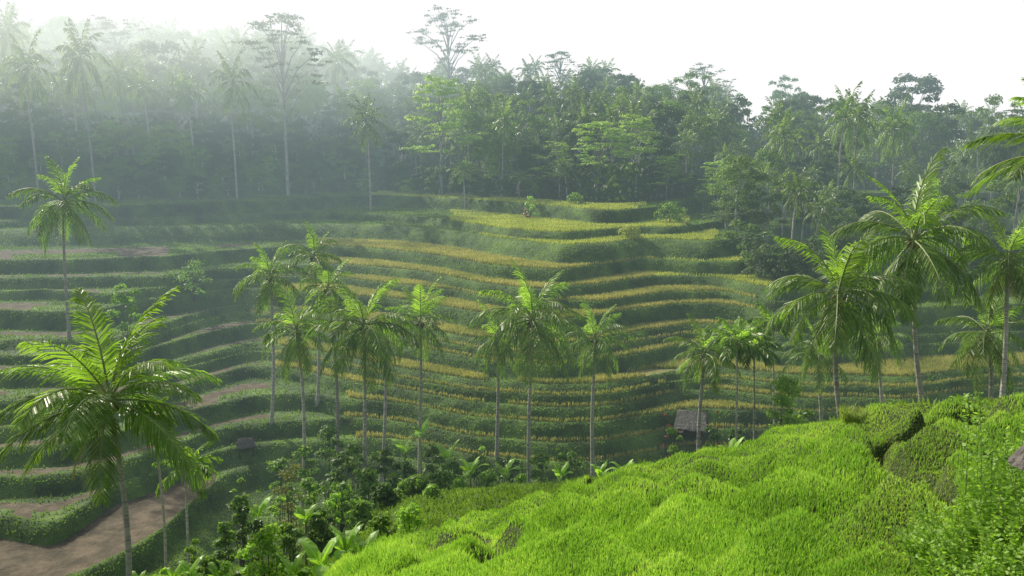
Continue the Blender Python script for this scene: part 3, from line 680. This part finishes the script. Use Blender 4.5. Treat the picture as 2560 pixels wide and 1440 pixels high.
def stemmy(px0,px1,pytop,Y,nst,label,seed):
    r=random.Random(seed); cx=at((px0+px1)/2,1300,Y).x; z=gz(cx,Y); root=empty('leafy_bush',(cx,Y,z)); tag(root,label,'bush')
    W=(px1-px0)*Y/F; H=at(px0,pytop,Y).z-z; V=[];Fc=[]; t=MB()
    for k in range(nst):
        bx=r.uniform(-.5,.5)*W; by=r.uniform(-1.0,1.0)
        ed=1-.9*max(0,-bx/W-.05)*2
        h=H*r.uniform(.40,.88)*max(ed,.35) if k>5 else H*(1.08-.06*k)
        if k<6: bx=-.26*W+.09*k
        lx=r.uniform(-.3,.3)+bx*.12; ly=r.uniform(-.3,.3)
        pts=[Vector((bx+lx*s*s,by+ly*s*s,h*s*(1-.08*s))) for s in [i/10 for i in range(11)]]
        t.tube(pts,[.010*(1-.85*i/10)+.002 for i in range(11)],4)
        for s in range(int(h*85)):
            u=.10+.90*s/(h*85); q=min(9.999,u*10); i=int(q); p=pts[i].lerp(pts[i+1],q-i)
            a=r.uniform(0,6.28); off=r.uniform(0,.14)*(1-u*.6); p=p+Vector((math.cos(a),math.sin(a),.4))*off
            ll=r.uniform(.06,.12)*(1.2-.5*u); d=Vector((math.cos(a),math.sin(a),r.uniform(.0,.9))).normalized(); w_=d.cross(Vector((r.uniform(-1,1),r.uniform(-1,1),1))).normalized()*ll*.30
            n0=len(V); V+=[p,p+d*ll*.5+w_,p+d*ll,p+d*ll*.5-w_]; Fc.append((n0,n0+1,n0+2,n0+3))
    obj('stem',t.mesh('stem',M['rachis']),None,root); obj('foliage',mesh('foliage',V,Fc,M['shrublight']),None,root)
stemmy(2350,2800,985,11.5,280,'tall leafy green bush filling the lower right corner',3)
# ---------------------------------------------------------------- thatched huts
def hut(px,py,w,d,rz,label,rise=1.0,ev=.9):
    c=hit(px,py)
    z=gz(c.x,c.y)
    root=empty('thatched_hut',(c.x,c.y,z),rz); tag(root,label,'hut')
    m=MB(); rows_=10; r=random.Random(int(px))
    v=[];f=[]
    for sd in (-1,1):
        n0=len(v); NX=20
        for i in range(rows_+1):
            s=i/rows_
            for j in range(NX+1):
                u=j/NX-.5; jag=r.uniform(-.07,.05)*(1 if i==rows_ else .35)
                v.append(((u*(w*(.86+.14*s)))+r.uniform(-.03,.03),sd*(d/2*s+.03),ev+rise*(1-s)+jag))
        for i in range(rows_):
            for j in range(NX): a=n0+i*(NX+1)+j; f.append((a,a+1,a+NX+2,a+NX+1))
    m.add(v,f)
    me_=m.mesh('roof',M['thatch']); ro=obj('roof',me_,None,root); md=ro.modifiers.new('thick','SOLIDIFY'); md.thickness=.12
    g=MB()
    for sx in (-1,1):
        x0=sx*w*.40; g.add([(x0,0,ev+rise*.92),(x0,d*.44,ev+.05),(x0,-d*.44,ev+.05)],[(0,1,2)])
    obj('gable',g.mesh('gable',M['wood']),None,root)
    k=MB(); k.tube([(-w*.44,0,ev+rise+.04),(0,0,ev+rise+.05),(w*.44,0,ev+rise+.04)],[.08,.09,.08],6); obj('ridge',k.mesh('ridge',M['thatch'],True),None,root)
    for sx in (-1,1):
        for sy in (-1,1):
            p=MB(); p.tube([(sx*w*.38,sy*d*.36,-.5),(sx*w*.38,sy*d*.36,ev+.2)],[.06,.05],6); obj('post',p.mesh('post',M['wood']),None,root)
    b=MB(); x0,y0=w*.40,d*.38
    b.add([(-x0,-y0,.35),(x0,-y0,.35),(x0,y0,.35),(-x0,y0,.35),(-x0,-y0,.45),(x0,-y0,.45),(x0,y0,.45),(-x0,y0,.45)],[(0,3,2,1),(4,5,6,7),(0,1,5,4),(1,2,6,5),(2,3,7,6),(3,0,4,7)])
    obj('platform',b.mesh('platform',M['wood']),None,root); return c
hut(1728,1088,2.8,2.6,-.3,'grey brown thatched hut beside the lowest golden terrace',1.25,.8)
hut(615,1125,1.5,1.4,.4,'small thatched shelter on the brown left terraces',.6,.35)
# thatched parasol whose rim shows at the right edge
c=at(2625,1165,9.0); z=gz(c.x,9.0); root=empty('thatched_parasol',(c.x,9.0,z)); tag(root,'grey brown thatched roof rim showing at the right edge above the leafy bush','thatched roof')
pm=MB(); pm.tube([(0,0,-.2),(0,0,c.z-z+.2)],[.04,.035],6); obj('pole',pm.mesh('pole',M['wood']),None,root)
v=[];f=[];rj=random.Random(8); NA=40
for i in range(7):
    s=i/6
    for k in range(NA):
        a=2*math.pi*k/NA; q=.40*s*(1+rj.uniform(-.05,.05)); v.append((q*math.cos(a),q*math.sin(a),(c.z-z)+.34*(1-s**1.7)+rj.uniform(-.02,.02)))
for i in range(6):
    for k in range(NA): f.append((i*NA+k,i*NA+(k+1)%NA,(i+1)*NA+(k+1)%NA,(i+1)*NA+k))
obj('roof',mesh('roof',v,f,M['thatch']),None,root)
# ---------------------------------------------------------------- camera, light, sky
cam=bpy.data.cameras.new('camera'); co=bpy.data.objects.new('camera',cam); COL.objects.link(co); scene.camera=co
cam.sensor_width=36; cam.lens=36*F/2560; cam.clip_end=5000; co.rotation_euler=(math.pi/2-P,0,0)
az=math.radians(-44); el=math.radians(36)
sd=Vector((math.sin(az)*math.cos(el),math.cos(az)*math.cos(el),math.sin(el)))
su=bpy.data.lights.new('sun','SUN'); su.energy=5; su.angle=math.radians(.6); su.color=(1,.94,.80); so=bpy.data.objects.new('sun',su); COL.objects.link(so); so.rotation_euler=sd.to_track_quat('Z','Y').to_euler()
w=bpy.data.worlds.new('World'); scene.world=w; w.use_nodes=True; nt=w.node_tree; bg=nt.nodes['Background']
sk=nt.nodes.new('ShaderNodeTexSky'); sk.sky_type='NISHITA'; sk.sun_disc=False; sk.sun_elevation=el; sk.sun_rotation=az; sk.dust_density=4; sk.air_density=1.0
tc=nt.nodes.new('ShaderNodeTexCoord'); sx=nt.nodes.new('ShaderNodeSeparateXYZ'); nt.links.new(tc.outputs['Generated'],sx.inputs[0])
def wmr(sock,a,b_,c,d):
    m=nt.nodes.new('ShaderNodeMapRange'); m.interpolation_type='SMOOTHSTEP'; nt.links.new(sock,m.inputs[0])
    for i,v in enumerate((a,b_,c,d)): m.inputs[i+1].default_value=v
    return m.outputs[0]
# hazy bright band low in the sky, strongest on the sunward half
f1=wmr(sx.outputs['Z'],.18,.75,1,.10); f2=wmr(sx.outputs['Y'],-.5,.55,.55,1)
mu=nt.nodes.new('ShaderNodeMath'); mu.operation='MULTIPLY'; nt.links.new(f1,mu.inputs[0]); nt.links.new(f2,mu.inputs[1])
mx=nt.nodes.new('ShaderNodeMix'); mx.data_type='RGBA'; nt.links.new(mu.outputs[0],mx.inputs[0]); nt.links.new(sk.outputs[0],mx.inputs[6]); mx.inputs[7].default_value=(6.8,6.85,6.8,1)
nt.links.new(mx.outputs[2],bg.inputs[0]); bg.inputs[1].default_value=.15
scene.view_settings.view_transform='Standard'; scene.view_settings.look='None'; scene.view_settings.exposure=0
